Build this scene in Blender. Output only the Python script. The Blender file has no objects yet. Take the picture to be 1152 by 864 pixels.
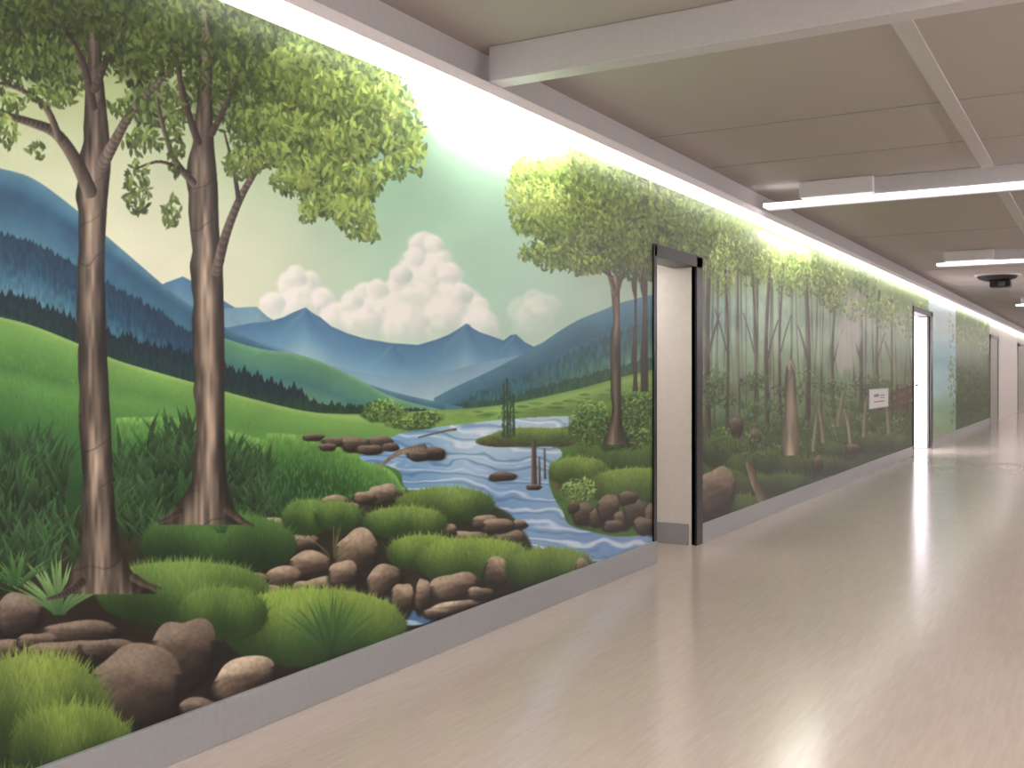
import bpy, math, random, time
import numpy as np
T0=time.time()
rng=np.random.default_rng(11); random.seed(5)
f32=np.float32
# ------------------------------------------------------------------ layout
F=1150.0; TH=math.atan(674/1150.0); ST,CT=math.sin(TH),math.cos(TH)
CD=2.708; CH=1.3; HOR=420.0
def px2Y(px):
    dep=F*CD/(CT*(1250.0-px)); return (dep-CD*ST)/CT
def wall2design(Y,Z):
    dep=CD*ST+Y*CT
    return 576+F*(-CD*CT+Y*ST)/dep, HOR+F*(CH-Z)/dep
WTOP=2.60; CEIL=2.87; BB=0.15; XR=4.1; YB=-3.0; YE=60.0

# ------------------------------------------------------------------ mural painter (design space canvas)
S=1.5; X0,X1,Y0c,Y1c=-120,1152,-140,1010
W=int((X1-X0)*S); H=int((Y1c-Y0c)*S)
C=np.zeros((H,W,3),f32)
gx=(np.arange(W)/S+X0).astype(f32); gy=(np.arange(H)/S+Y0c).astype(f32)
XX,YY=np.meshgrid(gx,gy)
def c(r,g,b): return np.array([r/255.,g/255.,b/255.],f32)
def reg(x0,x1,y0,y1):
    a=max(0,int((x0-X0)*S)); b=min(W,int((x1-X0)*S)+1); d=max(0,int((y0-Y0c)*S)); e=min(H,int((y1-Y0c)*S)+1)
    return (slice(d,max(e,d)),slice(a,max(b,a)))
def blend(sl,m,col): C[sl]+=(col-C[sl])*m[...,None]
def noise(cx,cy,seed=0):
    r=np.random.default_rng(seed)
    nx=int((X1-X0)/cx)+3; ny=int((Y1c-Y0c)/cy)+3
    g=r.random((ny,nx)).astype(f32)
    u=(gx-X0)/cx; v=(gy-Y0c)/cy
    ui=u.astype(int); vi=v.astype(int); uf=u-ui; vf=v-vi
    uf=uf*uf*(3-2*uf); vf=vf*vf*(3-2*vf)
    A=g[vi][:,ui]*(1-uf)+g[vi][:,ui+1]*uf; B=g[vi+1][:,ui]*(1-uf)+g[vi+1][:,ui+1]*uf
    return A*(1-vf)[:,None]+B*vf[:,None]
N60=noise(60,60,1);N20=noise(20,20,2);N8=noise(8,8,3);N3=noise(3,3,4)
NG=noise(2.2,7,5);NB=noise(3.5,30,6);NB2=noise(8,60,16);NW=noise(40,7,7);NW2=noise(24,4,8)
FB=N60*.45+N20*.3+N8*.15+N3*.1
def sm(x): x=np.clip(x,0,1); return x*x*(3-2*x)
def cat(pts,n=8):
    P=np.array([pts[0]]+list(pts)+[pts[-1]],float); out=[]
    for i in range(1,len(P)-2):
        for t in np.linspace(0,1,n,endpoint=False):
            a,b,d,e=P[i-1],P[i],P[i+1],P[i+2]
            out.append(.5*((2*b)+(d-a)*t+(2*a-5*b+4*d-e)*t*t+(3*b-a-3*d+e)*t**3))
    out.append(P[-2]); return np.array(out)
def curve(pts,smooth=True):
    q=cat(pts) if smooth else np.array(pts,float)
    o=np.argsort(q[:,0]); return np.interp(gx,q[o,0],q[o,1]).astype(f32)
def jag(x0,x1,step,hmin,hmax,wr=.35):
    j=np.zeros(W,f32); x=x0
    while x<x1:
        h=random.uniform(hmin,hmax); w=h*wr+1
        a=int((x-w-X0)*S); b=int((x+w-X0)*S)+1; a=max(a,0); b=min(b,W)
        j[a:b]=np.maximum(j[a:b],h*(1-np.abs(gx[a:b]-x)/w)); x+=random.uniform(.4,1.2)*step
    return j
def band(top,x0,x1,ybot,stops,tex=0,texN=None,soft=1.0,alpha=1.0):
    sl=reg(x0,x1,float(top[max(0,int((x0-X0)*S)):min(W,int((x1-X0)*S)+1)].min())-3,ybot)
    y=YY[sl]-top[None,sl[1]]
    m=np.clip(y*S/soft+.5,0,1)*alpha
    ds=[s[0] for s in stops]
    col=np.stack([np.interp(y,ds,[s[1][k] for s in stops]) for k in range(3)],-1).astype(f32)
    if tex: col=col*(1+tex*((texN if texN is not None else FB)[sl]-.5))[...,None]
    blend(sl,m,col)
def field(ctr,sl,sig):
    x=XX[sl];y=YY[sl]; w=np.zeros(x.shape,f32)+1e-9; acc=np.zeros(x.shape+(3,),f32)
    for (cx,cy,col) in ctr:
        g=np.exp(-((x-cx)**2+(y-cy)**2)/(2*sig*sig))+1e-6
        w+=g; acc+=g[...,None]*c(*col)
    return acc/w[...,None]
def polymask(pts,sl):
    x=XX[sl];y=YY[sl]; ins=np.zeros(x.shape,bool); n=len(pts)
    for i in range(n):
        xa,ya=pts[i]; xb,yb=pts[(i+1)%n]
        if ya==yb: continue
        cnd=((ya>y)!=(yb>y)) & (x<(xb-xa)*(y-ya)/(yb-ya)+xa)
        ins^=cnd
    m=ins.astype(f32)
    p=np.pad(m,1,mode='edge'); return (p[:-2,1:-1]+p[2:,1:-1]+p[1:-1,:-2]+p[1:-1,2:]+2*m)/6
def poly(pts,colf,smooth=True):
    q=cat(list(pts)+[pts[0]],5) if smooth else np.array(pts)
    sl=reg(q[:,0].min()-2,q[:,0].max()+2,q[:,1].min()-2,q[:,1].max()+2)
    m=polymask(q,sl); col=colf(sl) if callable(colf) else colf; blend(sl,m,col)
SC={}
def leaf(x,y,L,ang,col,wr=.36,sq=1.0):
    L=round(L*2)/2; a=int(ang/15)%24; k=(L,a,wr,sq)
    if k not in SC:
        r=int(L*S*.62)+2; yy,xx=np.mgrid[-r:r+1,-r:r+1].astype(f32)/S; xx=xx/sq
        t=math.radians(a*15); u=xx*math.cos(t)+yy*math.sin(t); v=-xx*math.sin(t)+yy*math.cos(t)
        w=L*wr*.5*(1-(2*u/L)**2); m=.82*np.clip((w-np.abs(v))*S*.7+.45,0,1)*(np.abs(u)<L/2+.4)
        SC[k]=(r,m.astype(f32)[...,None])
    r,m=SC[k]; i=int((y-Y0c)*S); j=int((x-X0)*S)
    if i-r<0 or j-r<0 or i+r+1>H or j+r+1>W: return
    s=C[i-r:i+r+1,j-r:j+r+1]; s+=(col-s)*m
BC={}
def blade(x,y,L,lean,w,cb,ct,curl=1.6):
    L=max(3,int(L)); lean=int(lean/2)*2; k=(L,lean,w,curl)
    if k not in BC:
        n=int(L*S)+1; hw=int((abs(lean)+w)*S)+3
        t=(1-np.arange(n)/(n-1)).astype(f32)[:,None]
        xs=(np.arange(-hw,hw+1)/S)[None,:]
        cx=lean*t**curl
        m=np.clip((w*.5*np.minimum(1,(1-t)*2.2+.02)*np.minimum(1,.5+t*2)-np.abs(xs-cx))*S+.5,0,1)
        if w<2: m=m*.75
        BC[k]=(n,hw,m.astype(f32)[...,None],np.broadcast_to(t,m.shape)[...,None].astype(f32))
    n,hw,m,t=BC[k]; i=int((y-Y0c)*S); j=int((x-X0)*S)
    if i-n<0 or j-hw<0 or i>H or j+hw+1>W: return
    s=C[i-n:i,j-hw:j+hw+1]
    if s.shape[:2]!=m.shape[:2]: return
    s+=((cb+(ct-cb)*t)-s)*m
def seg(x0,y0,x1,y1,w0,w1,cl,cd,al=1.0):
    mw=max(w0,w1); sl=reg(min(x0,x1)-mw,max(x0,x1)+mw,min(y0,y1)-mw,max(y0,y1)+mw)
    x=XX[sl];y=YY[sl]; dx,dy=x1-x0,y1-y0; l2=dx*dx+dy*dy+1e-6
    t=np.clip(((x-x0)*dx+(y-y0)*dy)/l2,0,1); ex=x-(x0+t*dx); ey=y-(y0+t*dy)
    d=np.sqrt(ex*ex+ey*ey); w=(w0+(w1-w0)*t)*.5
    m=np.clip((w-d)*S+.5,0,1)*al
    sh=np.clip((ex-ey*.5)/np.maximum(w,.3)*.5+.5,0,1)[...,None]
    col=cl+(cd-cl)*sh; col=col*(1+.35*(NB[sl]-.5))[...,None]
    blend(sl,m,col)
def branch(pts,w0,w1,cl,cd):
    q=cat(pts,6); n=len(q)-1
    for i in range(n):
        a=w0+(w1-w0)*i/n; b=w0+(w1-w0)*(i+1)/n
        seg(q[i][0],q[i][1],q[i+1][0],q[i+1][1],a,b,cl,cd)
def trunk(pts,cl,cm,cd):
    q=np.array(pts,float); q=q[np.argsort(q[:,0])]
    sl=reg(q[:,1].min()-4,q[:,2].max()+4,q[0,0],q[-1,0])
    y=YY[sl]; x=XX[sl]; yl=gy[sl[0]]
    def it(k):
        cc=cat([(a,b) for a,b in zip(q[:,0],q[:,k])],6); return np.interp(yl,cc[:,0],cc[:,1])[:,None]
    xl=it(1)+1.2*(N20[sl][:,:1]-.5)*4; xr=it(2)
    u=(x-xl)/(xr-xl); m=np.clip((x-xl)*S+.5,0,1)*np.clip((xr-x)*S+.5,0,1)
    t=np.clip(u,0,1)[...,None]
    col=np.where(t<.45, cm*.6+(cl-cm*.6)*sm(t/.45), cl+(cd-cl)*sm((t-.45)/.55))
    tex=(NB[sl]*.6+NB2[sl]*.5-.55); col=col*(1+1.15*tex)[...,None]
    ring=np.clip(1-np.abs(((y+6*u*u*3+N20[sl]*14)%43)-3)/1.6,0,1)*.3*(N60[sl]>.45)
    blend(sl,m,col*(1-ring[...,None]))
def rock(cx,cy,rx,ry,tone=0,rot=0.0,seed=None):
    sl=reg(cx-rx*1.5-3,cx+rx*1.5+3,cy-ry*1.5-3,cy+ry*1.5+3)
    if C[sl].size==0: return
    r=np.random.default_rng(int(cx*7+cy*13)&0xffff)
    x=XX[sl]-cx;y=YY[sl]-cy; ca,sa=math.cos(rot),math.sin(rot)
    u=(x*ca+y*sa)/rx; v=(-x*sa+y*ca)/ry
    a=np.arctan2(v,u); rad=(np.abs(u)**2.6+np.abs(v)**2.4)**(1/2.5)
    k=1+.08*np.sin(2*a+r.random()*6)+.06*np.sin(3*a+r.random()*6)+.04*np.sin(5*a+r.random()*6)
    q=rad/k; s=min(rx,ry)
    m=np.clip((1-q)*s*S*.8+.5,0,1)
    hi=c(184,164,140) if tone==0 else (c(140,124,108) if tone==1 else c(212,194,168))
    md=c(106,90,75) if tone!=1 else c(82,70,60); lo=c(30,25,22)
    lit=-.95*v-.45*u+.6*(FB[sl]-.5)
    lit=lit+.3*sm((-v-.2+.3*u)*3)-.2
    edge=np.clip((lit+.8)/1.65,0,1)[...,None]
    col=np.where(edge<.5, lo+(md-lo)*edge*2, md+(hi-md)*(edge-.5)*2)
    col=col*(1-.6*sm((q-.74)/.26)*(v>-.4))[...,None]
    st=.08*np.sin(v*14+u*3+N20[sl]*6)*(v>-.3)
    col=col*(1+st[...,None])*(1+.15*(N3[sl]-.5)[...,None])
    blend(sl,sm((1.25-q)/.32)*.7*(v>-.1),c(22,20,14))
    blend(sl,m,col)
def mound(cx,cy,rx,ry,ct,cb,n=300,L=10,lean=8,w=1.5,pw=2.15,base=True):
    n=int(n*1.35)
    sl=reg(cx-rx*1.15,cx+rx*1.15,cy-ry*1.25,cy+ry*1.15)
    u=(XX[sl]-cx)/rx; v=(YY[sl]-cy)/ry
    q=(np.abs(u)**pw+np.abs(v)**(pw))**(1/pw)+.06*(N20[sl]-.5)
    t=np.clip((v+1)/2+.2*(N20[sl]-.5)+.12*u*u,0,1)[...,None]
    if base:
        blend(sl,sm((1.13-q)/.2)*.65*(v>.1),c(24,24,14))
        blend(sl,np.clip((1-q)*min(rx,ry)*S*.6+.5,0,1),(ct*.95+(cb-ct*.95)*sm(t*1.05))*(1+.2*(NG[sl]-.5))[...,None])
    a=rng.random(n)*6.283; r=np.sqrt(rng.random(n))*.98
    ux=np.cos(a)*r; vy=np.sin(a)*r
    ph=rng.random()*6
    o=np.argsort(vy)
    for i in o:
        tt=min(1,max(0,(vy[i]+1)/2+.14*ux[i]**2+.09*math.sin(ux[i]*6+ph))); tt=tt*tt*(3-2*tt); k=rng.uniform(.88,1.1); colr=(ct+(cb-ct)*tt)*k
        blade(cx+ux[i]*rx,cy+vy[i]*ry+L*.45,L*rng.uniform(.7,1.25),lean*rng.uniform(-1,1)+ux[i]*lean*.6,w,colr*.8,np.clip(colr*1.08,0,1))
def canopy(cl,nd,L,dark,mid,lite,sq=1.0,down=True,gap=.0,wr=.36):
    wts=np.array([q[2]*q[3] for q in cl],float); wts/=wts.sum()
    for ps,(col,share) in enumerate(((dark,.38),(mid,.42),(lite,.2))):
        n=int(nd*share); ids=rng.choice(len(cl),n,p=wts)
        for i in ids:
            cx,cy,rx,ry,br=cl[i]; a=rng.random()*6.283; r=rng.random()**.55
            x=cx+math.cos(a)*rx*r; y=cy+math.sin(a)*ry*r
            if ps==2: y-=ry*.12; x+=rx*.08
            k=rng.uniform(.82,1.15)*br*(1.06-.28*(y-cy)/ry*.8)
            ang=rng.normal(85,38) if down else rng.random()*360
            leaf(x,y,L*rng.uniform(.65,1.25),ang%360,np.clip(col*k,0,1),wr,sq)
def softblob(cx,cy,rx,ry,col,al,hard=.5):
    sl=reg(cx-rx*1.3,cx+rx*1.3,cy-ry*1.3,cy+ry*1.3)
    q=np.sqrt(((XX[sl]-cx)/rx)**2+((YY[sl]-cy)/ry)**2)+.5*(N20[sl]-.5)+.25*(N8[sl]-.5)
    blend(sl,sm((1-q)/hard)*al,col)

full=(slice(0,H),slice(0,W))
# ---- sky, with lamp glow painted into its palest top tints
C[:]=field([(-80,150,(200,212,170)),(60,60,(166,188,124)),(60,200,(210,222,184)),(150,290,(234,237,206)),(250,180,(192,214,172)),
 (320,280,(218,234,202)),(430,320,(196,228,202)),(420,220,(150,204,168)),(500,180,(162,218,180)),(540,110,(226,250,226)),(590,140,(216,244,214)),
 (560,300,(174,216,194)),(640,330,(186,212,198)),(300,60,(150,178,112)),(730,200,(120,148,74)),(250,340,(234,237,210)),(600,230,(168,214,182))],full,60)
C*=(1+.06*(N60-.5)+.02*(N20-.5))[...,None]
rays=sm((np.sin((XX-560)/(YY+60)*16)-.2)/1.2)*np.clip(1-(YY-60)/230,0,1)*(XX<640)*(XX>380)*.15
blend(full,rays,c(238,250,230))
# ---- clouds
def puff(cx,cy,r,k=1.0):
    sl=reg(cx-r*1.4,cx+r*1.4,cy-r*1.4,cy+r*1.4)
    x=(XX[sl]-cx)/r;y=(YY[sl]-cy)/r; q=np.sqrt(x*x+y*y)+.26*(N8[sl]-.5)+.22*(N20[sl]-.5)
    lit=np.clip(.70-.40*y-.36*x+.3*(N8[sl]-.5),0,1)[...,None]
    col=c(182,204,196)+(c(255,255,246)-c(182,204,196))*lit
    blend(sl,sm((1.1-q)*2.6)*sm((1.2-y)/1.1)*k,col)
for p in [(318,352,24),(352,350,22),(338,335,22),(326,322,17),(345,320,16),(335,344,24),(362,338,15),(306,342,15),(332,312,13),
          (600,360,24,.6),(585,350,16,.5),(615,345,18,.55),(602,338,14,.5),
          (380,360,22),(402,347,19),(410,330,15),(432,342,24),(470,300,22),(480,284,21),(472,274,15),(492,295,18),(462,315,24),(498,320,26),(486,312,24),
          (445,326,17),(520,345,26),(535,352,20),(508,332,20),(470,345,30),(440,355,28),(500,360,30),(410,362,26),(455,368,28),(540,368,24),(424,326,14),(466,290,13),(488,276,13),(505,308,14),(450,310,13),(395,340,14),(520,330,13)]:
    puff(p[0],p[1],p[2],p[3]*.8 if len(p)>3 else .92)
sl=reg(290,640,325,400); blend(sl,sm((YY[sl]-352)/50)*.5,c(204,226,210))
# ---- far centre mountains
def mtn(pts,x0,x1,yb,stops,tex=.3,sm_=False):
    band(curve(pts,sm_),x0,x1,yb,stops,tex,None,1.6)
mtn([(160,330),(186,318),(205,311),(222,320),(260,344),(300,365)],160,330,470,[(0,c(78,128,166)),(60,c(130,172,195))])
mtn([(225,350),(250,347),(288,345),(300,356),(340,380)],225,360,470,[(0,c(120,166,190)),(60,c(160,195,205))])
far=[(240,372),(268,366),(285,363),(301,362),(318,357),(330,351),(343,346),(351,352),(360,357),(372,367),(390,375),(410,381),(440,386),(470,388),(490,382),(503,377),(512,372),(524,364),(531,369),(540,374),(552,378),(566,383),(574,377),(580,376),(590,385),(600,390),(640,372),(700,360)]
mtn(far,235,700,480,[(0,c(72,122,158)),(14,c(84,138,174)),(30,c(106,156,188)),(60,c(162,200,208)),(90,c(196,218,208))],.12)
for (px_,py_,w,h,dr) in [(343,347,34,46,1),(524,365,26,40,1),(578,377,16,26,1),(440,388,60,30,1)]:
    sl=reg(px_-w,px_+w,py_,py_+h); x=XX[sl]-px_;y=YY[sl]-py_
    m=np.clip(1-np.abs(x-y*.55+7*(N8[sl]-.5))/(y*.45+2),0,1)*np.clip(1-y/h,0,1)*.5
    blend(sl,m,c(50,98,140))
    m=np.clip(1-np.abs(x+y*.9+5*(N8[sl]-.5))/(y*.4+1),0,1)*np.clip(1-y/h,0,1)*.35
    blend(sl,m,c(136,180,200))
mtn([(300,412),(360,410),(400,418),(450,424),(500,418),(560,404),(600,398)],300,640,480,[(0,c(118,162,190)),(30,c(168,200,206)),(50,c(204,222,212))],.1,True)
# ---- right mountains
rm=curve([(480,452),(510,436),(545,420),(575,405),(600,392),(625,375),(650,360),(680,348),(700,340),(760,325)])
band(rm,488,790,500,[(0,c(84,136,160)),(25,c(58,110,136)),(50,c(90,148,152)),(90,c(150,188,158))],.35)
rj=jag(520,760,4,3,8)
rm2=curve([(500,462),(540,445),(590,425),(640,400),(690,378),(760,352)])-rj
band(rm2,500,790,500,[(0,c(50,98,116)),(20,c(54,106,108)),(45,c(104,154,124)),(70,c(138,176,112))],.35,NG,3)
rm3=curve([(480,462),(560,452),(620,436),(680,420),(760,398)])-jag(470,760,3.5,3,7)
band(rm3,470,790,500,[(0,c(44,86,74)),(14,c(50,98,68)),(40,c(98,148,78))],.3,NG)
# ---- left blue mountains
l1=curve([(-120,170),(-40,182),(10,192),(40,203),(80,232),(115,262),(150,292),(185,322),(215,345),(260,372),(300,390),(350,410),(400,428),(450,443),(520,458)])
band(l1,-120,520,520,[(0,c(84,136,156)),(18,c(56,106,136)),(50,c(42,86,120)),(95,c(94,146,162)),(150,c(132,180,168))],.35)
l1b=curve([(-120,205),(0,214),(50,232),(100,268),(150,305),(200,338),(260,378),(330,402),(400,432),(480,458)])
band(l1b,-120,500,520,[(0,c(36,80,114)),(40,c(68,122,148)),(85,c(108,160,164))],.3,None,20,.75)
l2=curve([(-120,240),(0,268),(40,280),(80,300),(130,328),(170,350),(215,378),(250,394),(300,410),(360,430),(420,452)])-jag(-120,420,5,4,10)
band(l2,-120,430,520,[(0,c(24,56,80)),(30,c(32,74,102)),(70,c(80,134,152)),(110,c(128,172,156))],.3,NG,3)
l2b=curve([(250,380),(290,392),(340,400),(390,420),(440,446),(500,462)])
band(l2b,250,500,520,[(0,c(120,170,130)),(6,c(88,148,110)),(30,c(64,120,118)),(60,c(122,166,112))],.3)
l3=curve([(-120,325),(0,340),(40,350),(80,368),(120,382),(180,398),(240,416),(300,436),(350,452),(410,464)])-jag(-120,345,4.5,7,18,.3)
band(l3,-120,400,540,[(0,c(16,40,50)),(24,c(20,52,56)),(60,c(36,76,54))],.3,NG)
l3c=curve([(240,446),(300,452),(400,462),(480,462)])-jag(240,480,4,5,15,.28)*np.interp(gx,[240,300,480],[1,1,.3])
band(l3c,245,480,540,[(0,c(26,56,48)),(30,c(46,86,46))],.3,NG)
# ---- plain
pl=curve([(250,452),(330,462),(400,466),(480,462),(560,456),(640,440),(700,424),(780,405)])
band(pl,250,790,640,[(0,c(118,162,84)),(6,c(144,182,94)),(22,c(110,152,72)),(40,c(84,128,54)),(80,c(68,110,48))],.25,NW)
for i in range(40):
    x=random.uniform(490,700); y=np.interp(x,[490,560,640,700],[470,466,450,436])+random.uniform(-4,10)
    leaf(x,y,random.uniform(6,20),0,c(84,128,56)*random.uniform(.9,1.4),.2)
# ---- big left hills
h1=curve([(-120,330),(0,357),(40,368),(90,388),(130,405),(180,420),(230,434),(280,448),(340,462),(400,470),(450,476)])
band(h1,-120,450,700,[(0,c(146,186,100)),(6,c(116,166,80)),(30,c(86,140,66)),(70,c(54,104,48)),(130,c(36,76,38)),(200,c(26,54,28))],.2)
h1b=curve([(-120,400),(0,420),(60,436),(130,446),(200,462),(250,482),(300,492),(350,496),(420,500)])
band(h1b,-120,430,700,[(0,c(116,168,84)),(10,c(94,150,70)),(50,c(56,110,52)),(110,c(34,76,36))],.2,None,26,.8)
h2=curve([(120,470),(200,470),(250,482),(300,496),(330,503),(360,515),(400,535),(440,560)])
band(h2,130,450,720,[(0,c(126,176,86)),(8,c(94,150,66)),(35,c(54,106,46)),(75,c(32,72,32)),(120,c(22,46,22))],.25,NG,3)
h2b=curve([(220,488),(290,487),(340,490),(380,500),(415,518),(440,530),(452,548)])
band(h2b,300,455,720,[(0,c(130,176,86)),(10,c(86,140,60)),(35,c(46,94,40)),(60,c(30,66,30))],.25,NG,3)
for i in range(2600):
    x=random.uniform(-115,430); t=random.random(); y0=np.interp(x,[-120,0,130,280,430],[335,362,410,452,520]); y=y0+4+t*130
    L=4+t*7; k=random.uniform(.92,1.08); cc=(c(108,158,74)*(1-t)+c(46,94,44)*t)*k
    blade(x,y,L,random.uniform(-4,4),1.2,cc*.92,cc*1.04)
# ---- river
riv=[(646,468),(610,469),(565,472),(520,477),(480,482),(452,487),(436,494),(420,502),(404,512),(410,519),(436,524),(450,532),(454,546),(470,556),(510,560),(545,566),(575,580),(588,600),(600,616),(640,632),(700,628),(760,612),(760,598),(700,604),(664,598),(640,590),(632,575),(622,558),(617,540),(622,522),(632,512),(624,503),(596,503),(560,503),(538,500),(536,495),(560,491),(600,486),(640,479)]
def rcol(sl):
    x=XX[sl];y=YY[sl]
    base=field([(600,472,(182,210,228)),(470,500,(132,176,210)),(430,512,(108,156,200)),(520,520,(154,194,222)),(590,540,(128,170,212)),(540,500,(194,218,234)),(560,575,(102,146,198)),(660,610,(120,158,206)),(610,590,(144,182,218)),(740,605,(138,166,208)),(470,540,(98,146,192))],sl,28)
    fl=y*.40-x*.05+NW[sl]*5+N20[sl]*3.4
    w=np.sin(fl); w2=np.sin(fl*2.1+1+N8[sl]*1.6)
    base=base+(c(242,248,252)-base)*(sm((w*.6+w2*.4-.1)/1.0)*.75)[...,None]
    base=base+(c(62,106,164)-base)*(sm((-w*.45-w2*.55-.3)/.8)*.55)[...,None]
    return base
poly(riv,rcol)
poly([(535,494),(560,487),(600,484),(640,481),(650,490),(640,502),(600,502),(560,503),(540,500)],lambda sl:(c(110,140,64)+(c(70,66,42)-c(110,140,64))*sm((YY[sl]-488)/14)[...,None])*(1+.3*(N3[sl]-.5))[...,None])
mound(600,490,45,9,c(138,168,80),c(66,92,44),120,6,4,1.3)
def post(x,y0,y1,w,a=c(120,104,84),b=c(60,48,40)): seg(x,y0,x+.5,y1,w*.7,w,a,b)
for x,y0,y1,w in [(566,432,492,2),(570,426,492,3),(573,440,492,2),(577,444,490,3)]: post(x,y0,y1,w,c(52,76,54),c(30,50,38))
for i in range(90): leaf(571+random.gauss(0,3.5),random.uniform(440,490),5,90,c(44,78,50)*random.uniform(.7,1.4))
for x,y0,y1,w in [(600,497,546,7),(612,505,538,3),(606,515,545,3)]: post(x,y0,y1,w)
for r in [(600,548,9,3),(565,536,16,5),(480,510,20,8),(470,513,12,6)]: rock(*r,tone=1)
branch([(430,522),(442,513),(455,507),(476,503)],3,7,c(170,150,124),c(80,66,54))
branch([(470,492),(500,485),(512,483)],1.5,3,c(120,110,90),c(60,54,44))
for r in [(380,497,16,6),(400,500,18,8),(428,497,14,7),(352,492,12,4),(438,503,10,5),(415,506,14,6),(368,503,10,4)]: rock(*r,tone=1)
def bush(cx,cy,rx,ry,n,L,a,b,d):
    softblob(cx,cy,rx,ry,a*.7,.9,.3); canopy([(cx,cy,rx,ry,1.0)],n,L,a,b,d,down=False)
bush(432,463,26,13,450,4,c(52,90,42),c(90,130,58),c(136,164,86))
bush(480,470,22,7,160,3.5,c(58,96,44),c(104,138,64),c(146,174,92))
bush(462,478,30,6,160,3.5,c(58,96,44),c(104,138,64),c(146,174,92))
# ---- right bank
mound(700,512,52,24,c(120,160,68),c(46,74,34),420,8,5,1.5)
bush(664,478,24,26,520,5,c(44,78,36),c(76,114,50),c(122,154,76))
bush(716,462,22,26,500,5,c(44,78,36),c(72,110,46),c(116,148,70))
bush(700,494,32,14,380,4.5,c(40,70,32),c(70,106,44),c(116,148,68))
poly([(640,515),(670,522),(700,532),(735,530),(760,525),(760,560),(700,560),(650,560),(625,550),(620,530)],lambda sl:(c(82,70,52))*(1+.6*(N8[sl]-.5))[...,None])
mound(650,530,33,16,c(142,176,78),c(52,78,34),380,8,5,1.5)
mound(716,548,54,22,c(142,176,78),c(46,74,32),520,8,5,1.5)
bush(650,552,20,14,260,5,c(60,94,44),c(100,138,64),c(154,182,108))
for r in [(655,578,11,14),(672,582,10,11),(684,572,13,15),(700,586,11,12),(714,575,13,16),(735,584,10,18),(725,592,12,10),(690,592,12,7),(645,570,6,8),(706,560,10,8)]: rock(*r,tone=1)
# ---- soil base
soil=curve([(-120,560),(0,560),(150,590),(260,578),(330,572),(400,560),(450,553),(490,562),(560,572),(590,600),(610,625),(680,640),(740,640)])
band(soil,-120,612,1010,[(0,c(50,56,34)),(30,c(40,38,26)),(120,c(34,29,22)),(300,c(24,22,16))],.7,None,10)
def corn(cx,cy,n,L,spread):
    pts=[(random.uniform(-spread,spread),random.uniform(-L*.9,L*.3)) for _ in range(n)]; pts.sort(key=lambda p:p[1])
    for dx,dy in pts:
        k=random.uniform(.72,1.12); a=c(30,62,36)*k
        blade(cx+dx,cy+dy,L*random.uniform(.5,1.1),random.choice([-1,1])*random.uniform(4,L*.6),random.choice([3.5,4.5,5.5]),a*.55,c(68,112,60)*k,1.5)
for cx,cy,n,L,sp in [(-60,600,120,56,60),(10,590,120,52,40),(40,560,110,50,36),(60,640,90,44,36),(0,660,120,50,60),(160,560,120,44,34),(190,530,80,40,28),(150,600,80,40,34),(280,560,95,36,22),(262,540,60,32,14),(300,585,50,26,20)]: corn(cx,cy,n,L,sp)
for q in [(462,695,26,9),(440,676,14,5),(600,640,18,8)]:
    sl=reg(q[0]-q[2],q[0]+q[2],q[1]-q[3],q[1]+q[3]); m=np.clip((1-np.sqrt(((XX[sl]-q[0])/q[2])**2+((YY[sl]-q[1])/q[3])**2))*8,0,1)
    blend(sl,m,c(74,116,164)+(c(176,204,226)-c(74,116,164))*sm((NW2[sl]-.45)*4)[...,None])
# ---- foreground mounds & rocks
GB=c(36,64,28)
for r in [(300,593,26,10),(340,612,18,12),(430,558,17,13),(376,566,14,10),(410,560,12,8),(388,574,16,10)]: rock(*r)
mound(500,568,56,20,c(134,168,78),GB,620,9,6)
for r in [(545,588,16,8),(527,606,22,9),(572,606,18,9),(560,592,20,8),(500,598,14,8),(585,590,8,5)]: rock(*r)
mound(345,582,28,20,c(114,152,70),GB,380,9,6)
mound(380,580,26,16,c(120,156,70),GB,300,9,6)
mound(455,588,48,18,c(132,166,74),GB,560,9,6)
mound(245,612,88,34,c(88,132,60),c(22,48,24),1900,14,8)
for r in [(350,637,24,17),(318,652,20,15),(368,660,24,12),(276,655,24,11),(400,626,25,29),(386,648,18,16),(345,662,16,10),(300,668,20,10)]: rock(*r)
mound(480,622,46,20,c(142,176,74),GB,560,10,6)
mound(535,632,66,27,c(146,180,76),c(36,64,28),1400,10,7)
for r in [(432,655,20,20,0,-.3),(452,675,13,19,0,.2),(475,671,9,20),(513,662,29,17,0,-.15),(557,646,14,20,0,.5),(510,685,32,9,2,-.15),(540,668,14,8),(490,690,14,6)]: rock(*r)
mound(618,640,50,23,c(130,162,72),c(34,60,26),1000,10,7)
rock(655,640,8,12)
mound(206,668,98,36,c(118,154,70),c(28,54,24),2600,15,8)
rock(432,700,22,12); rock(420,716,20,10)
mound(352,706,104,44,c(144,176,74),c(34,62,28),3600,14,8)
mound(250,690,50,30,c(110,146,64),c(34,60,26),700,14,8)
for r in [(20,692,27,24),(5,735,30,16),(88,712,46,13),(-40,700,34,22),(40,722,22,10),(72,736,44,16),(-60,740,40,22),(120,730,30,12)]: rock(*r,tone=1)
rock(205,738,35,44,1); rock(152,782,50,60,1); rock(276,768,40,26,2,-.25); rock(225,800,26,14,1)
mound(40,800,80,62,c(134,156,68),c(34,58,26),2000,26,12,2.0)
mound(80,845,70,50,c(124,148,62),c(30,52,24),1200,26,12,2.0)
mound(-60,820,70,80,c(120,146,62),c(30,52,24),1200,26,12,2.0)
mound(20,930,110,60,c(100,130,54),c(26,46,20),1200,26,12,2.0)
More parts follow.
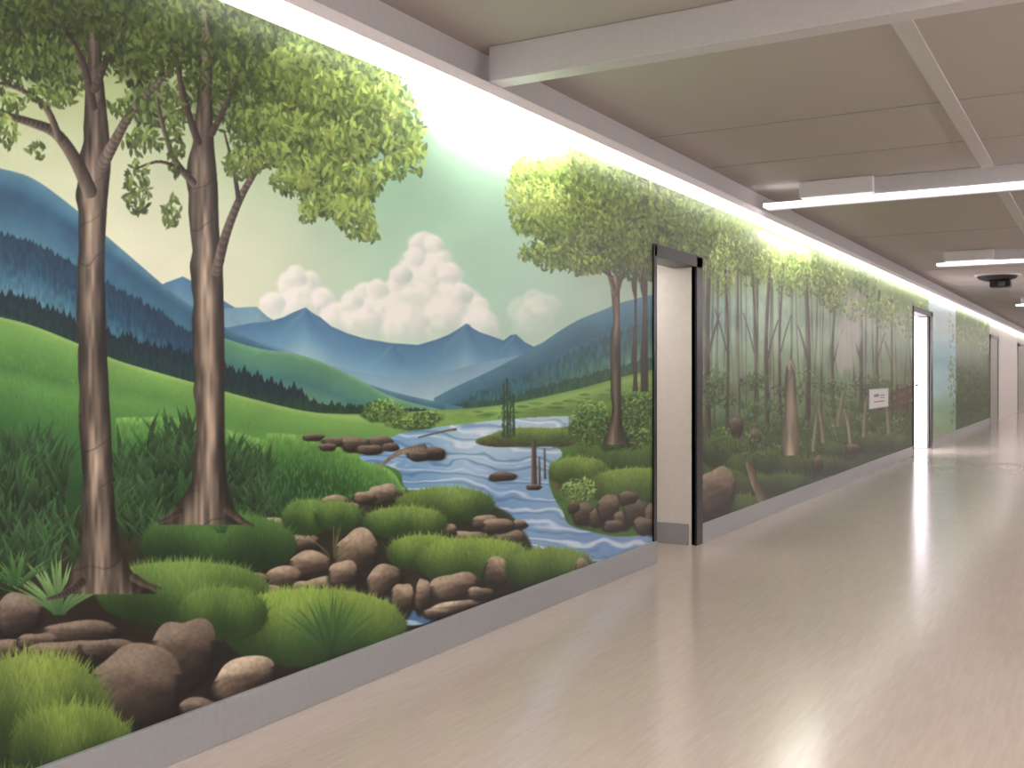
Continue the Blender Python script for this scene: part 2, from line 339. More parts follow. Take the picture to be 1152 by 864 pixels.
def spiky(cx,cy,n,L,a,b,w=4):
    for i in range(n):
        l=random.uniform(-1,1); blade(cx+l*6,cy,L*(1-.45*abs(l))*random.uniform(.75,1.05),l*L*.95,w,a*random.uniform(.8,1.2),b*random.uniform(.8,1.15),1.5)
spiky(66,692,36,74,c(48,86,44),c(144,178,108)); spiky(372,742,44,78,c(26,52,28),c(80,124,60),4.5)
spiky(18,660,14,46,c(40,76,38),c(86,132,66)); spiky(375,628,8,44,c(70,70,40),c(150,150,90),1.5); spiky(645,566,10,20,c(70,100,46),c(180,200,120),1.5)
spiky(250,600,10,26,c(40,76,38),c(86,132,66),3)
# ---- left trees
BL=c(132,117,102);BM=c(92,79,68);BD=c(34,29,26)
bgc=[(20,40,75,50,.75),(110,20,80,55,.7),(60,80,50,30,.85),(150,50,50,50,.8),(240,40,80,50,.75),(170,110,34,40,.85),(250,110,55,40,.85),(330,80,60,50,.9),(300,150,44,36,.95),(370,150,60,50,1.0),(420,130,46,50,1.1),(380,210,46,36,1.05),(-60,60,80,80,.75)]
for q in bgc: softblob(q[0],q[1],q[2],q[3],c(84,104,50)*q[4],.6,.6)
softblob(90,0,160,50,c(42,58,28),.9,.5); softblob(250,40,90,50,c(52,70,32),.8,.5); softblob(330,50,60,45,c(64,84,38),.7,.5)
canopy(bgc,4600,10,c(50,68,32),c(72,94,42),c(92,116,52))
trunk([(-140,92,112),(0,94,112),(60,97,113),(130,95,120),(180,88,124),(230,86,120),(300,86,117),(400,88,120),(480,89,124),(560,92,128),(610,90,134),(636,84,144),(655,76,158),(668,68,176)],BL,BM,BD)
branch([(90,655),(72,668),(52,674)],12,3,BL,BD); branch([(150,650),(164,658),(180,662)],10,3,BM,BD)
branch([(100,215),(84,180),(62,150),(34,138),(0,128),(-60,110)],17,5,BL,BD)
branch([(66,156),(50,120),(20,100),(-10,92)],9,3,BL,BD)
branch([(112,190),(128,160),(146,128),(168,104),(190,80)],15,4,BL,BD)
branch([(104,120),(92,70),(70,30),(40,-20)],10,4,BM,BD); branch([(106,100),(122,60),(140,20),(150,-30)],10,4,BM,BD)
trunk([(-60,222,236),(0,222,236),(60,224,238),(110,222,238),(160,216,240),(205,210,244),(260,212,246),(300,215,250),(400,217,252),(470,219,252),(530,216,254),(555,208,258),(575,194,264),(590,180,272)],BL,BM,BD)
branch([(200,575),(186,584),(176,588)],10,3,BL,BD); branch([(256,574),(272,586),(284,592)],10,3,BM,BD)
branch([(243,305),(254,262),(270,222),(288,190),(303,158)],12,5,BL,BD)
branch([(268,226),(262,190),(252,150)],6,2,BM,BD); branch([(284,196),(310,178),(340,166)],5,2,BM,BD); branch([(303,160),(318,130),(350,108)],5,2,BM,BD)
branch([(216,205),(196,180),(182,140),(176,110)],9,3,BL,BD); branch([(212,195),(180,182),(152,190)],5,2,BM,BD)
branch([(222,160),(206,110),(196,60),(180,20)],9,4,BM,BD); branch([(238,150),(262,100),(280,60)],8,3,BM,BD)
D1,M1,L1=c(48,66,32),c(82,104,46),c(120,142,68)
tc=[(10,20,50,45,.65),(70,6,60,36,.6),(140,14,60,40,.6),(30,64,50,22,.85),(60,108,30,13,.95),(5,118,24,13,1.0),(8,150,12,18,1.05),(40,170,12,10,1.05),(150,66,34,30,.75),(180,46,40,44,.72),(145,120,24,12,.95),
 (160,160,24,15,.9),(155,212,16,32,.9),(192,238,12,18,.95),(196,150,12,50,.8),(240,30,60,50,.68),(250,86,44,26,.78),(300,60,50,46,.8),(-60,60,60,80,.75),(-80,150,30,30,1)]
canopy(tc,5000,10.5,D1,M1,L1)
tc2=[(330,90,44,34,.85),(360,70,50,40,.9),(300,140,40,24,.87),(272,185,22,18,.85),(335,150,40,24,.97),(380,110,44,28,1.05),(430,120,36,30,1.2),(452,150,26,34,1.3),(440,190,18,14,1.25),(390,160,42,26,1.1),(350,195,38,22,1.0),
 (400,205,32,22,1.12),(400,245,22,24,1.1),(360,225,22,14,1.04),(330,205,26,16,.96),(310,175,28,15,.95),(420,80,30,22,1.12),(385,235,28,15,1.04),(468,175,11,24,1.3),(415,262,12,11,1.15),(345,240,11,11,1.05)]
canopy(tc2,5200,10,c(62,84,38),c(98,124,54),c(140,162,80))
# ---- right tree group of first section
TL=c(124,108,88);TD=c(48,40,34)
tcR=[(610,200,36,28,1.08),(640,205,40,34,.96),(600,245,26,24,1.08),(640,250,44,34,.92),(690,230,50,40,.82),(680,275,46,28,.78),(730,240,50,50,.75),(600,285,18,12,1.0),(625,290,26,16,.9),(720,290,40,28,.74),(660,300,26,11,.88),(765,250,40,60,.8)]
for q in tcR: softblob(q[0],q[1],q[2],q[3],c(98,118,56)*q[4],.7,.6)
canopy(tcR,3200,7,c(60,84,38),c(90,114,50),c(120,144,66))
trunk([(310,687,697),(360,688,697),(420,687,698),(470,686,699),(485,683,702),(500,678,708)],TL,BM,TD)
branch([(691,330),(682,300),(668,270),(655,245)],6,2,TL,TD); branch([(693,330),(702,300),(712,270)],6,2,TL,TD); branch([(688,312),(672,302),(650,292)],3,1,TL,TD)
trunk([(200,722,730),(330,721,728),(440,719,729)],TD*1.3,TD*1.2,TD*.8); trunk([(260,712,716),(400,711,716),(440,710,717)],TD*1.6,TD*1.3,TD*.8); trunk([(200,735,741),(460,735,742)],TD*1.3,TD*1.2,TD*.8)
# ---- second section : forest
sl=reg(740,1152,120,640)
fo=field([(760,230,(112,136,68)),(800,290,(130,154,80)),(860,290,(170,194,112)),(930,300,(146,170,96)),(1010,320,(132,152,86)),(1080,350,(112,132,70)),(810,370,(128,174,166)),(850,360,(182,214,194)),(900,375,(148,180,152)),(960,370,(156,178,152)),(1010,380,(130,154,120)),
 (820,430,(104,140,98)),(870,425,(124,156,108)),(930,430,(108,136,92)),(1000,430,(98,120,82)),(820,520,(54,82,44)),(900,520,(64,92,50)),(1000,490,(56,80,44)),(800,580,(38,52,34)),(1060,420,(72,96,58)),(860,560,(48,70,36))],sl,22)
fo*=(1+.4*(FB[sl]-.5)+.15*(NG[sl]-.5))[...,None]
blend(sl,sm((XX[sl]-745)/25),fo)
for i in range(70):
    x=790+360*random.random(); t=(x-790)/360
    y0=np.interp(x,[780,1140],[290,385]); y1=np.interp(x,[780,1140],[470,440])+random.uniform(-30,20)
    w=random.uniform(1,4)*(1-.55*t); k=random.uniform(.6,1.3); dx=random.uniform(-7,7)
    a=c(112,116,92)*k; branch([(x,y0),(x+dx*.3,(y0+y1)/2),(x+dx,y1)],w*.6,w,a,a*.75)
sl=reg(786,1112,250,500)
mist=np.clip(1-np.abs(YY[sl]-380)/95,0,1)*sm(N20[sl]*1.5-.1)*.5*np.clip((1110-XX[sl])/100,0,1)
blend(sl,mist,c(178,206,172))
for x,w,dx in [(796,7,2),(817,4,-3),(863,5,3),(908,6,-2),(938,3.5,4),(968,5,-1),(848,2.5,-4),(987,4,2),(878,3,3),(1003,3,0)]:
    y1=np.interp(x,[780,1140],[484,446])+random.uniform(-8,8); y0=np.interp(x,[780,1140],[270,370]); s_=1-(x-790)/500
    branch([(x+dx,y0),(x-dx*.5,(y0+y1)/2),(x,y1)],w*.6,w*1.1,c(104,94,76),c(44,40,32))
    branch([(x,y1-90*s_),(x+7*s_*(1 if dx>0 else -1),y1-118*s_),(x+14*s_*(1 if dx>0 else -1),y1-140*s_)],w*.5,1,c(92,84,66),c(54,48,38))
for (a,b,d,e) in [(955,372,10,60),(965,350,7,40),(946,400,6,34)]: softblob(a,b,d,e,c(192,190,182),.85,.5)
sl=reg(786,1060,250,480)
sh=sm((np.sin(XX[sl]*.16-(YY[sl])*.10+N60[sl]*2)-.1))*np.clip(1-np.abs(YY[sl]-370)/100,0,1)*.2
blend(sl,sh,c(208,226,186))
top=lambda x:.405*(x-215)
cls=[]
for i in range(60):
    x=745+400*random.random(); t=max(0,(x-790)/360)
    cls.append((x,top(x)+ (4+62*random.random())*(1-.6*t)+6,13*(1-.6*t)+3,15*(1-.6*t)+3,random.uniform(.7,1.15)))
canopy(cls,4400,5,c(78,102,48),c(118,144,64),c(160,184,94),sq=.8)
canopy([(812,300,16,34,1.05),(870,300,22,22,1.2),(905,310,20,26,1.1),(840,290,18,20,.9),(940,330,14,26,1)],1200,5,c(98,124,58),c(144,168,84),c(188,206,116),sq=.8)
canopy(tcR,4600,7,c(76,100,46),c(118,144,62),c(156,178,88))
canopy([(600,190,24,12,1),(640,182,30,12,1),(580,215,12,28,1),(610,225,30,24,1)],800,6.5,c(144,170,84),c(166,188,94),c(194,212,118))
und=[]
for i in range(44):
    x=790+250*random.random(); t=(x-790)/360; und.append((x,random.uniform(425,505-20*t),16*(1-.4*t),11*(1-.4*t),random.uniform(.6,1.15)))
und.append((1090,440,24,30,.75))
canopy(und,3400,4.5,c(50,74,40),c(80,106,56),c(116,142,78),sq=.8,down=False)
for i in range(40):
    x=790+235*random.random(); y=random.uniform(460,545-40*(x-790)/235); spiky(x,y,8,20*(1-.4*(x-790)/360),c(42,66,34),c(118,146,76)*random.uniform(.7,1.15),1.6)
for cx,cy,rx,ry in [(812,508,24,18),(842,525,26,16),(866,520,20,14),(900,526,24,16),(940,510,24,12),(980,500,24,10),(815,545,26,18),(850,548,20,14),(885,545,30,12),(930,525,26,10),(1005,500,20,7),(832,572,30,16)]:
    mound(cx,cy,rx,ry,c(96,124,60),c(34,52,30),240,9,6,1.4)
for r in [(806,556,19,32,0),(825,590,20,10,1),(850,494,6,12,1),(828,480,7,12,1),(920,522,6,9,1),(960,505,8,6,1)]: rock(*r)
canopy([(830,500,30,10,.9),(860,508,30,8,.9),(900,505,30,10,.85),(950,492,30,8,.85),(1000,482,24,6,.8)],700,5,c(48,72,36),c(80,106,52),c(114,140,72),sq=.8,down=False)
branch([(842,522),(850,545),(858,562)],7,11,c(160,138,114),c(82,66,54))
trunk([(412,886,893),(430,884,895),(470,882,897),(512,878,900)],c(188,172,146),c(140,124,104),c(84,72,60))
branch([(888,414),(890,406),(894,416)],4,2,c(200,186,162),c(100,86,70))
for x,yy,l in ((926,458,-5),(943,440,6),(972,452,2),(1000,448,-4),(915,468,4),(957,460,-7)): branch([(x+l,yy),(x+l*.4,yy+18),(x,yy+38)],2.4,4.6,c(184,170,146),c(100,88,72))
for y in (438,447,456): branch([(1003,y+6),(1014,y+1),(1028,y-4)],3,3,c(112,58,54),c(74,36,34))
for x in (1009,1020): seg(x,434,x,464,2.6,2.6,c(112,58,54),c(74,36,34))
softblob(1015,448,14,16,c(110,62,56),.5,.8)
sl=reg(1045,1075,330,500)
blend(sl,np.ones_like(XX[sl]),field([(1058,365,(200,220,220)),(1055,400,(140,196,206)),(1062,430,(176,212,216)),(1058,466,(140,184,150)),(1060,488,(140,172,120))],sl,12)*(1+.1*(N8[sl]-.5))[...,None])
canopy([(1070,400,4,50,.9),(1072,440,4,40,.9)],120,4,c(80,110,54),c(110,140,70),c(150,170,94),sq=.7)
C=np.clip(C,0,1)
lum=(C@np.array([.3,.59,.11],f32))[...,None]
C=np.clip(lum+(C-lum)*.93,0.01,.98)
LIN=np.where(C<=.04045,C/12.92,((C+.055)/1.055)**2.4).astype(f32)
print('paint',time.time()-T0)

# ------------------------------------------------------------------ helpers
def link(o): bpy.context.scene.collection.objects.link(o); return o
def setp(o,kind=None,label=None,cat_=None,group=None):
    if kind:o["kind"]=kind
    if label:o["label"]=label
    if cat_:o["category"]=cat_
    if group:o["group"]=group
    return o
def mat(name,col,rough=.5,spec=.5,nscale=0,namt=0.0,bump=0,metal=0,emit=None,es=0,stretch=(1,1,1)):
    m=bpy.data.materials.new(name); m.use_nodes=True; nt=m.node_tree; b=nt.nodes['Principled BSDF']
    b.inputs['Base Color'].default_value=(*col,1); b.inputs['Roughness'].default_value=rough; b.inputs['Metallic'].default_value=metal
    b.inputs['Specular IOR Level'].default_value=spec
    if emit: b.inputs['Emission Color'].default_value=(*emit,1); b.inputs['Emission Strength'].default_value=es
    if nscale:
        tc=nt.nodes.new('ShaderNodeTexCoord'); mp=nt.nodes.new('ShaderNodeMapping'); mp.inputs['Scale'].default_value=stretch
        n=nt.nodes.new('ShaderNodeTexNoise'); n.inputs['Scale'].default_value=nscale; n.inputs['Detail'].default_value=5
        nt.links.new(tc.outputs['Object'],mp.inputs[0]); nt.links.new(mp.outputs[0],n.inputs['Vector'])
        r=nt.nodes.new('ShaderNodeValToRGB')
        r.color_ramp.elements[0].color=(*[v*(1-namt) for v in col],1); r.color_ramp.elements[1].color=(*[min(1,v*(1+namt)) for v in col],1)
        r.color_ramp.elements[0].position=.3; r.color_ramp.elements[1].position=.7
        nt.links.new(n.outputs[0],r.inputs[0]); nt.links.new(r.outputs[0],b.inputs['Base Color'])
    return m
def boxes(name,bl,m,parent=None,bevel=0):
    v=[];f=[]
    for (a,b) in bl:
        i=len(v); x0,y0,z0=a;x1,y1,z1=b
        v+=[(x0,y0,z0),(x1,y0,z0),(x1,y1,z0),(x0,y1,z0),(x0,y0,z1),(x1,y0,z1),(x1,y1,z1),(x0,y1,z1)]
        f+=[tuple(i+k for k in q) for q in ((0,3,2,1),(4,5,6,7),(0,1,5,4),(1,2,6,5),(2,3,7,6),(3,0,4,7))]
    me=bpy.data.meshes.new(name); me.from_pydata(v,[],f); me.materials.append(m); o=link(bpy.data.objects.new(name,me))
    if bevel:
        md=o.modifiers.new('b','BEVEL'); md.width=bevel; md.segments=2
    if parent: o.parent=parent
    return o
def empty(name,loc=(0,0,0)):
    o=link(bpy.data.objects.new(name,None)); o.location=loc; o.empty_display_size=.1; return o

# ------------------------------------------------------------------ mural meshes
mm=bpy.data.materials.new('mural_paint'); mm.use_nodes=True; nt=mm.node_tree; b=nt.nodes['Principled BSDF']
at=nt.nodes.new('ShaderNodeAttribute'); at.attribute_name='Col'
ns=nt.nodes.new('ShaderNodeTexNoise'); ns.inputs['Scale'].default_value=90; ns.inputs['Detail'].default_value=4
tcn=nt.nodes.new('ShaderNodeTexCoord'); nt.links.new(tcn.outputs['Object'],ns.inputs['Vector'])
mr=nt.nodes.new('ShaderNodeMapRange'); mr.inputs[3].default_value=.96; mr.inputs[4].default_value=1.04; nt.links.new(ns.outputs[0],mr.inputs[0])
mx=nt.nodes.new('ShaderNodeVectorMath'); mx.operation='SCALE'; nt.links.new(at.outputs['Color'],mx.inputs[0]); nt.links.new(mr.outputs[0],mx.inputs['Scale'])
nt.links.new(mx.outputs[0],b.inputs['Base Color']); b.inputs['Roughness'].default_value=.42; b.inputs['Specular IOR Level'].default_value=.4
def mural(name,Ys,nz,label,z0=BB-.005):
    Ys=np.array(Ys); Zs=np.linspace(z0,WTOP+.01,nz)
    Ym=Ys.copy(); Yp=px2Y(-100); Ym=np.where(Ym<Yp,2*Yp-Ym,Ym)
    YG,ZG=np.meshgrid(Ys,Zs); YMm,_=np.meshgrid(Ym,Zs)
    px_,py_=wall2design(YMm,ZG)
    u=np.clip((px_-X0)*S,0,W-2.001); v=np.clip((py_-Y0c)*S,0,H-2.001); ui=u.astype(int); vi=v.astype(int); uf=(u-ui)[...,None]; vf=(v-vi)[...,None]
    col=(LIN[vi,ui]*(1-uf)+LIN[vi,ui+1]*uf)*(1-vf)+(LIN[vi+1,ui]*(1-uf)+LIN[vi+1,ui+1]*uf)*vf
    n=len(Ys); V=np.stack([np.full(YG.size,.003),YG.ravel(),ZG.ravel()],-1).astype(f32)
    me=bpy.data.meshes.new(name); me.vertices.add(n*nz); me.vertices.foreach_set('co',V.ravel())
    i,j=np.meshgrid(np.arange(nz-1),np.arange(n-1),indexing='ij'); a=(i*n+j).ravel()
    Q=np.stack([a,a+1,a+n+1,a+n],-1).astype(np.int32)
    me.loops.add(Q.size); me.loops.foreach_set('vertex_index',Q.ravel()); me.polygons.add(len(Q))
    me.polygons.foreach_set('loop_start',np.arange(0,Q.size,4,dtype=np.int32)); me.polygons.foreach_set('loop_total',np.full(len(Q),4,np.int32))
    me.update(calc_edges=True)
    ca=me.color_attributes.new(name='Col',type='FLOAT_COLOR',domain='POINT')
    RG=np.ones((n*nz,4),f32); RG[:,:3]=col.reshape(-1,3); ca.data.foreach_set('color',RG.ravel())
    me.materials.append(mm); o=link(bpy.data.objects.new(name,me))
    setp(o,None,label,'wall mural',"painted corridor murals"); return o
D1a,D1b=px2Y(733.5),px2Y(788.5); D2a,D2b=px2Y(1026.5),px2Y(1048.5); D3a=px2Y(1113)
O1=(D1a+.055,D1b-.13,2.12); O2=(D2a+.08,D2b-.22,2.30)
pxs=np.linspace(-100,733.5,900)
mural('mural',list(np.linspace(YB,px2Y(-100),180,endpoint=False))+[px2Y(p) for p in pxs],800,"painted river valley landscape with tall trees, blue mountains and mossy rocks")
mural('mural',[px2Y(p) for p in np.linspace(788.5,1026.5,340)],360,"painted green woodland with slim trunks, stumps and ferns")
mural('mural',[px2Y(p) for p in np.linspace(1048.5,1113,100)],160,"painted pale sky and dense forest beyond the white door")
mural('mural',[px2Y(p) for p in np.linspace(733.5,788.5,80)],90,"painted foliage above the cream doorway",O1[2]+.05)
mural('mural',[px2Y(p) for p in np.linspace(1026.5,1048.5,40)],40,"painted foliage above the white doorway",O2[2]+.05)
print('mesh',time.time()-T0)
# ------------------------------------------------------------------ room shell
M_cream=mat('cream_paint',(.70,.665,.61),.5,.4,30,.03)
M_white=mat('white_paint',(.82,.80,.82),.5,.4,25,.02)
M_ceil=mat('ceiling_panel',(.47,.43,.40),.75,.2,120,.04)
M_joint=mat('ceiling_joint',(.57,.54,.52),.6,.3,40,.03)
M_gap=mat('panel_gap',(.38,.35,.325),.8,.2,40,.03)
M_base=mat('grey_vinyl',(.31,.31,.315),.32,.5,50,.04)
M_black=mat('black_frame',(.010,.010,.011),.35,.4,40,.1)
M_hous=mat('lamp_housing_grey',(.60,.575,.585),.45,.4,40,.03)
M_fascia=mat('cove_fascia',(.84,.80,.80),.45,.4,40,.02)
M_metal=mat('dark_metal',(.16,.16,.17),.3,.5,60,.08,metal=1)
M_led=mat('led_diffuser',(1,1,1),.5,.2,emit=(1,.98,.95),es=3.6)
M_led2=mat('led_front_diffuser',(1,1,1),.5,.2,emit=(1,.97,.97),es=1.6)
M_tube=mat('tube_diffuser',(1,1,1),.5,.2,emit=(1,.90,.97),es=2.2)
M_frame2=mat('pale_grey_frame',(.42,.40,.38),.45,.4,20,.06)
T=.18
setp(boxes('wall_left',[((-T,YB,0),(0,O1[0],CEIL)),((-T,O1[0],O1[2]),(0,O1[1],CEIL)),((-T,O1[1],0),(0,O2[0],CEIL)),((-T,O2[0],O2[2]),(0,O2[1],CEIL)),((-T,O2[1],0),(0,YE,CEIL))],M_cream),'structure')
def room(nm,o,depth,m,far):
    y0,y1,z=o
    setp(boxes('wall_'+nm,[((-depth,y1,0),(-T,y1+.1,z+.2)),((-depth,y0-far-.1,0),(-T,y0-far,z+.2)),((-depth-.1,y0-far-.1,0),(-depth,y1+.1,z+.2)),((-depth,y0-far,z+.1),(-T,y1,z+.2))],m),'structure')
room('recess',O1,1.3,M_cream,.0)
room('side_room',O2,2.4,M_white,.6)
setp(boxes('wall_right',[((XR,YB,0),(XR+.15,YE,CEIL))],M_white),'structure')
setp(boxes('wall_back',[((-T,YB-.15,0),(XR+.15,YB,CEIL))],M_white),'structure')
setp(boxes('wall_end',[((-T,YE,0),(XR+.15,YE+.15,CEIL))],M_cream),'structure')
# floor
fm=bpy.data.materials.new('beige_vinyl_floor'); fm.use_nodes=True; nt=fm.node_tree; b=nt.nodes['Principled BSDF']
tc=nt.nodes.new('ShaderNodeTexCoord')
def nz_(scale,st,det=4):
    mp=nt.nodes.new('ShaderNodeMapping'); mp.inputs['Scale'].default_value=st; n=nt.nodes.new('ShaderNodeTexNoise'); n.inputs['Scale'].default_value=scale; n.inputs['Detail'].default_value=det
    nt.links.new(tc.outputs['Object'],mp.inputs[0]); nt.links.new(mp.outputs[0],n.inputs['Vector']); return n
n1=nz_(6,(9,.6,1)); n2=nz_(1.2,(1,1,1),3); n3=nz_(40,(4,.5,1))
r1=nt.nodes.new('ShaderNodeValToRGB'); r1.color_ramp.elements[0].position=.3; r1.color_ramp.elements[1].position=.7
r1.color_ramp.elements[0].color=(.60,.495,.425,1); r1.color_ramp.elements[1].color=(.655,.55,.48,1)
nt.links.new(n1.outputs[0],r1.inputs[0])
mxx=nt.nodes.new('ShaderNodeMix'); mxx.data_type='RGBA'; mxx.blend_type='MULTIPLY'; mxx.inputs[0].default_value=.18
r2=nt.nodes.new('ShaderNodeValToRGB'); r2.color_ramp.elements[0].position=.35; r2.color_ramp.elements[1].position=.65; r2.color_ramp.elements[0].color=(.8,.79,.77,1)
nt.links.new(n3.outputs[0],r2.inputs[0]); nt.links.new(r1.outputs[0],mxx.inputs[6]); nt.links.new(r2.outputs[0],mxx.inputs[7]); nt.links.new(mxx.outputs[2],b.inputs['Base Color'])
mr=nt.nodes.new('ShaderNodeMapRange'); mr.inputs[3].default_value=.17; mr.inputs[4].default_value=.23; nt.links.new(n2.outputs[0],mr.inputs[0]); nt.links.new(mr.outputs[0],b.inputs['Roughness'])
b.inputs['IOR'].default_value=1.55; b.inputs['Specular IOR Level'].default_value=.5
b.inputs['Coat Weight'].default_value=.45; b.inputs['Coat Roughness'].default_value=.17; b.inputs['Coat IOR'].default_value=1.5
setp(boxes('floor',[((-3,YB-.15,-.1),(XR+.15,YE+.15,0))],fm),'structure')
setp(boxes('ceiling',[((-T,YB-.15,CEIL),(XR+.15,YE+.15,CEIL+.1))],M_ceil),'structure')
setp(boxes('trim_1',[((1.86,YB,CEIL-.012),(1.95,YE,CEIL))],M_joint),'structure')
setp(boxes('trim_2',[((0.0,y,CEIL-.003),(XR,y+.014,CEIL)) for y in [6.35,7.5,12.2,16.6,20,27,34,48]],M_gap),'structure')
setp(boxes('trim_3',[((0.0,YB,2.701),(.05,YE,CEIL))],M_hous),'structure')
# baseboards
P=px2Y
bb=[((0,YB,0),(.020,D1a+.05,BB)),((0,D1b,0),(.014,D2a,BB)),((0,D2b,0),(.014,D3a,BB)),((0,P(1153.2),0),(.014,YE,BB))]
setp(boxes('baseboard_left',bb,M_base,bevel=.003),'structure')
setp(boxes('baseboard_recess',[((-1.3,O1[1]-.012,0),(-.05,O1[1],BB+.01)),((-2.4,O2[1]-.012,0),(-.97,O2[1],BB))],M_base),'structure')
setp(boxes('baseboard_right',[((XR-.014,YB,0),(XR,YE,BB))],M_base),'structure')
def frame(nm,a,b_,o,dp=.03):
    return setp(boxes(nm,[((-dp,a,0),(.016,o[0],o[2]+.06)),((-dp,o[1],0),(.016,b_,o[2]+.06)),((-T,a+.01,o[2]-.02),(.016,b_,o[2]+.07))],M_black,bevel=.003),'structure')
frame('door_1',D1a,D1b,O1)
st=boxes('strike_plate',[((-.04,O1[0]-.001,1.13),(-.01,O1[0]+.004,1.30))],M_metal); st.parent=bpy.data.objects['door_1']
frame('door_2',D2a,D2b,O2)
dl=empty('door_leaf',(-.04,O2[1]-.02,0)); setp(dl,None,"open white door leaf with lever handle in black frame","door")
lf=boxes('panel',[((-.92,-.045,.01),(-.005,0,O2[2]-.03))],M_white,dl,.003)
h=boxes('door_handle',[((-.20,-.062,.98),(-.12,-.046,1.22)),((-.19,-.10,1.08),(-.15,-.046,1.11)),((-.32,-.10,1.073),(-.15,-.085,1.117))],M_metal,dl,.003)
M_cream2=mat('cream_door',(.88,.84,.80),.5,.4,20,.03)
setp(boxes('door_3',[((0,P(1113),0),(.03,P(1114.5),2.3)),((0,P(1114.5),0),(.01,P(1121.5),2.25)),((0,P(1121.5),0),(.03,P(1122.5),2.3)),((0,P(1113),2.22),(.03,P(1122.5),2.3))],M_frame2),'structure')
setp(boxes('door_4',[((0,P(1122.6),0),(.012,P(1144),2.5))],M_cream2),'structure')
setp(boxes('door_5',[((0,P(1144),0),(.05,P(1145.5),2.3)),((0,P(1145.5),0),(.02,P(1152),2.2)),((0,P(1152),0),(.05,P(1153),2.3)),((0,P(1144),2.2),(.05,P(1153),2.3))],M_frame2),'structure')
# ------------------------------------------------------------------ cove light and added fill strip
oy=(YB+YE)/2
def cove(xw,sgn,es_m,em_f,label):
    cv=empty('cove_light',(xw,oy,WTOP)); setp(cv,None,label,"light","corridor cove lights")
    def cb(n,x0,z0,x1,z1,m):
        a,b_=sorted((sgn*x0,sgn*x1)); o=boxes(n,[((a,YB+.02-oy,z0),(b_,YE-.02-oy,z1))],m,cv); return o
    cb('cover',.105,.05,.125,.10,M_fascia); cb('top_plate',.002,.088,.105,.10,M_fascia)
    cb('lamp_diffuser',.045,.004,.105,.016,es_m); cb('front_diffuser',.108,.0,.12,.05,em_f)
cove(0,1,M_led,M_led2,"long white linear cove light running above the mural")
M_fill=mat('fill_strip_bright',(1,1,1),.5,.2,emit=(1,.945,.925),es=22)  # strong strip added on the unseen right wall to brighten the mural
cove(XR,-1,M_fill,M_fill,"added unseen fill strip along right wall, brightens the mural")
# ------------------------------------------------------------------ cross lamps
def lamp(y,x0,lit,first=False):
    o=empty('ceiling_lamp',(x0,y,2.70))
    setp(o,None,"unlit pale linear ceiling lamp housing" if first else "lit linear fluorescent ceiling lamp with grey housing","ceiling lamp","corridor cross lamps")
    L=XR-x0-.15
    if first:
        boxes('housing',[((0,0,0),(L,.12,CEIL-2.70-.001))],M_hous,o,.004)
    else:
        k=1 if y<12 else .7; bx=.32 if y<12 else .1
        boxes('housing',[((bx+.55,.06,.03),(L,.30,CEIL-2.70-.001))],M_hous,o,.004)
        boxes('ballast_box',[((bx,-.02,.04),(bx+.58,.40,CEIL-2.70-.001))],M_white,o,.006)
        boxes('lamp_diffuser',[((0,.05,-.004),(L,.05+.12*k,.03))],M_tube,o,.004)
        boxes('cover_rim',[((.0,.19,-.010),(L,.23,.032))],M_hous,o)
    return o
lamp(4.18,.13,False,True)
for y,x0 in [(8.44,.18),(14.2,.75),(23.5,1.0),(34,1.0),(46,1.0)]: lamp(y,x0,True)
lamp(0.2,.2,True); lamp(-1.8,.2,True)
pj=empty('ceiling_projector',(1.15,17.9,CEIL)); setp(pj,None,"small dark fitting with lens hanging below ceiling on white plate","ceiling projector")
def lathe(name,prof,m,parent,n=28):
    v=[];f=[]
    for r,z in prof:
        for i in range(n): a=6.28318*i/n; v.append((r*math.cos(a),r*math.sin(a),z))
    for k in range(len(prof)-1):
        for i in range(n): j=(i+1)%n; f.append((k*n+i,k*n+j,(k+1)*n+j,(k+1)*n+i))
    f.append(tuple(range(n))); f.append(tuple(reversed(range((len(prof)-1)*n,len(prof)*n))))
    me=bpy.data.meshes.new(name); me.from_pydata(v,[],f); me.materials.append(m); o=link(bpy.data.objects.new(name,me)); o.parent=parent
    for p in me.polygons: p.use_smooth=True
    return o
M_dd=mat('dark_dome',(.03,.03,.03),.5,.3,30,.1)
lathe('plate',[(.34,-.001),(.34,-.02),(.26,-.03)],M_white,pj)
lathe('dome',[(.30,-.03),(.27,-.07),(.16,-.11),(.02,-.12)],M_dd,pj)
boxes('projector_body',[((-.10,-.16,-.21),(.20,.12,-.10))],M_dd,pj,.02)
boxes('lens',[((.02,-.20,-.195),(.12,-.15,-.125))],M_metal,pj,.015)
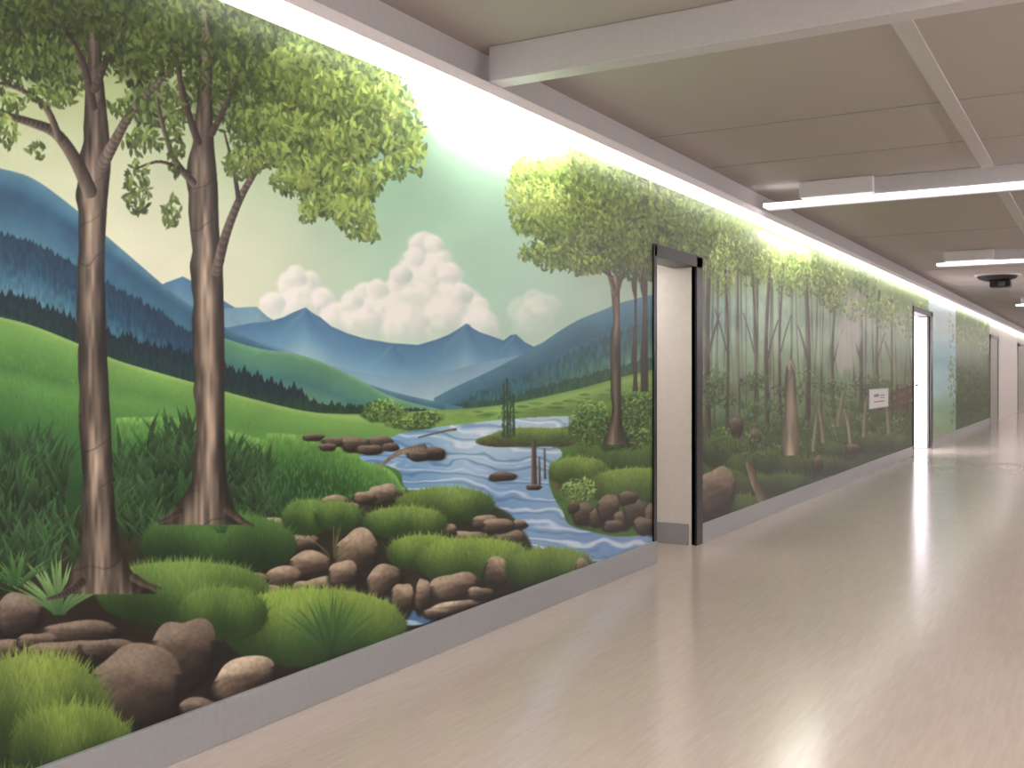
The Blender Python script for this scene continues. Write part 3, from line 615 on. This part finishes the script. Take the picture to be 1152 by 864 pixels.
# notice
Yn=px2Y(988)
nt_=empty('wall_notice',(.004,Yn,1.0)); setp(nt_,None,"small white paper notice in clear holder on forest mural","sign")
zc=CH-(448-420)*(CD*ST+Yn*CT)/F
nt_.location=(.004,Yn,zc)
boxes('holder',[((0,-.66,-.13),(.008,.66,.13))],mat('notice_frame',(.62,.63,.62),.3,.5,30,.03),nt_,.002)
boxes('paper',[((.008,-.60,-.112),(.010,.60,.112))],M_white,nt_)
boxes('printing',[((.010,-.36,.02),(.0105,-.02,.06)),((.010,.05,.03),(.0105,.38,.045)),((.010,.05,0),(.0105,.38,.012)),((.010,-.36,-.05),(.0105,.38,-.035))],mat('print_grey',(.3,.3,.32),.6,.3,30,.05),nt_)

# ------------------------------------------------------------------ lights
def area(nm,loc,rot,sx,sy,e,col=(1,.96,.94)):
    l=bpy.data.lights.new(nm,'AREA'); l.shape='RECTANGLE'; l.size=sx; l.size_y=sy; l.energy=e; l.color=col
    o=link(bpy.data.objects.new(nm,l)); o.location=loc; o.rotation_euler=rot; return o
area('unseen_fill',(2.6,1.6,CEIL-.03),(0,0,0),1.6,.6,46)  # out-of-view area lights added under the ceiling for general brightness
area('unseen_fill',(2.6,-1.2,CEIL-.03),(0,0,0),1.6,.6,38)
area('side_room_light',(-.8,O2[0]-.45,1.25),(math.pi/2,0,0),1.0,2.0,150,(.96,.91,1))
area('recess_light',(-.75,(O1[0]+O1[1])/2,2.2),(0,0,0),.5,.5,9,(1,.98,.97))
area('glow_fill',(.085,4.55,2.598),(0,0,0),.03,1.3,8,(1,1,.97))  # hidden lights added inside the cove to put glow patches on the mural
area('glow_fill',(.085,10.0,2.598),(0,0,0),.03,1.6,7,(1,1,.97))
w=bpy.data.worlds.new('w'); bpy.context.scene.world=w; w.use_nodes=True; w.node_tree.nodes['Background'].inputs[0].default_value=(.5,.5,.5,1); w.node_tree.nodes['Background'].inputs[1].default_value=.3
sc=bpy.context.scene; sc.view_settings.view_transform='Standard'; sc.view_settings.look='None'
# ------------------------------------------------------------------ camera
cam=bpy.data.cameras.new('camera'); co=link(bpy.data.objects.new('camera',cam)); co.location=(CD,0,CH); co.rotation_euler=(math.pi/2,0,TH)
cam.sensor_width=36; cam.lens=F*36/1152; cam.shift_y=-12/1152; cam.clip_end=200
sc.camera=co
print('done',time.time()-T0)
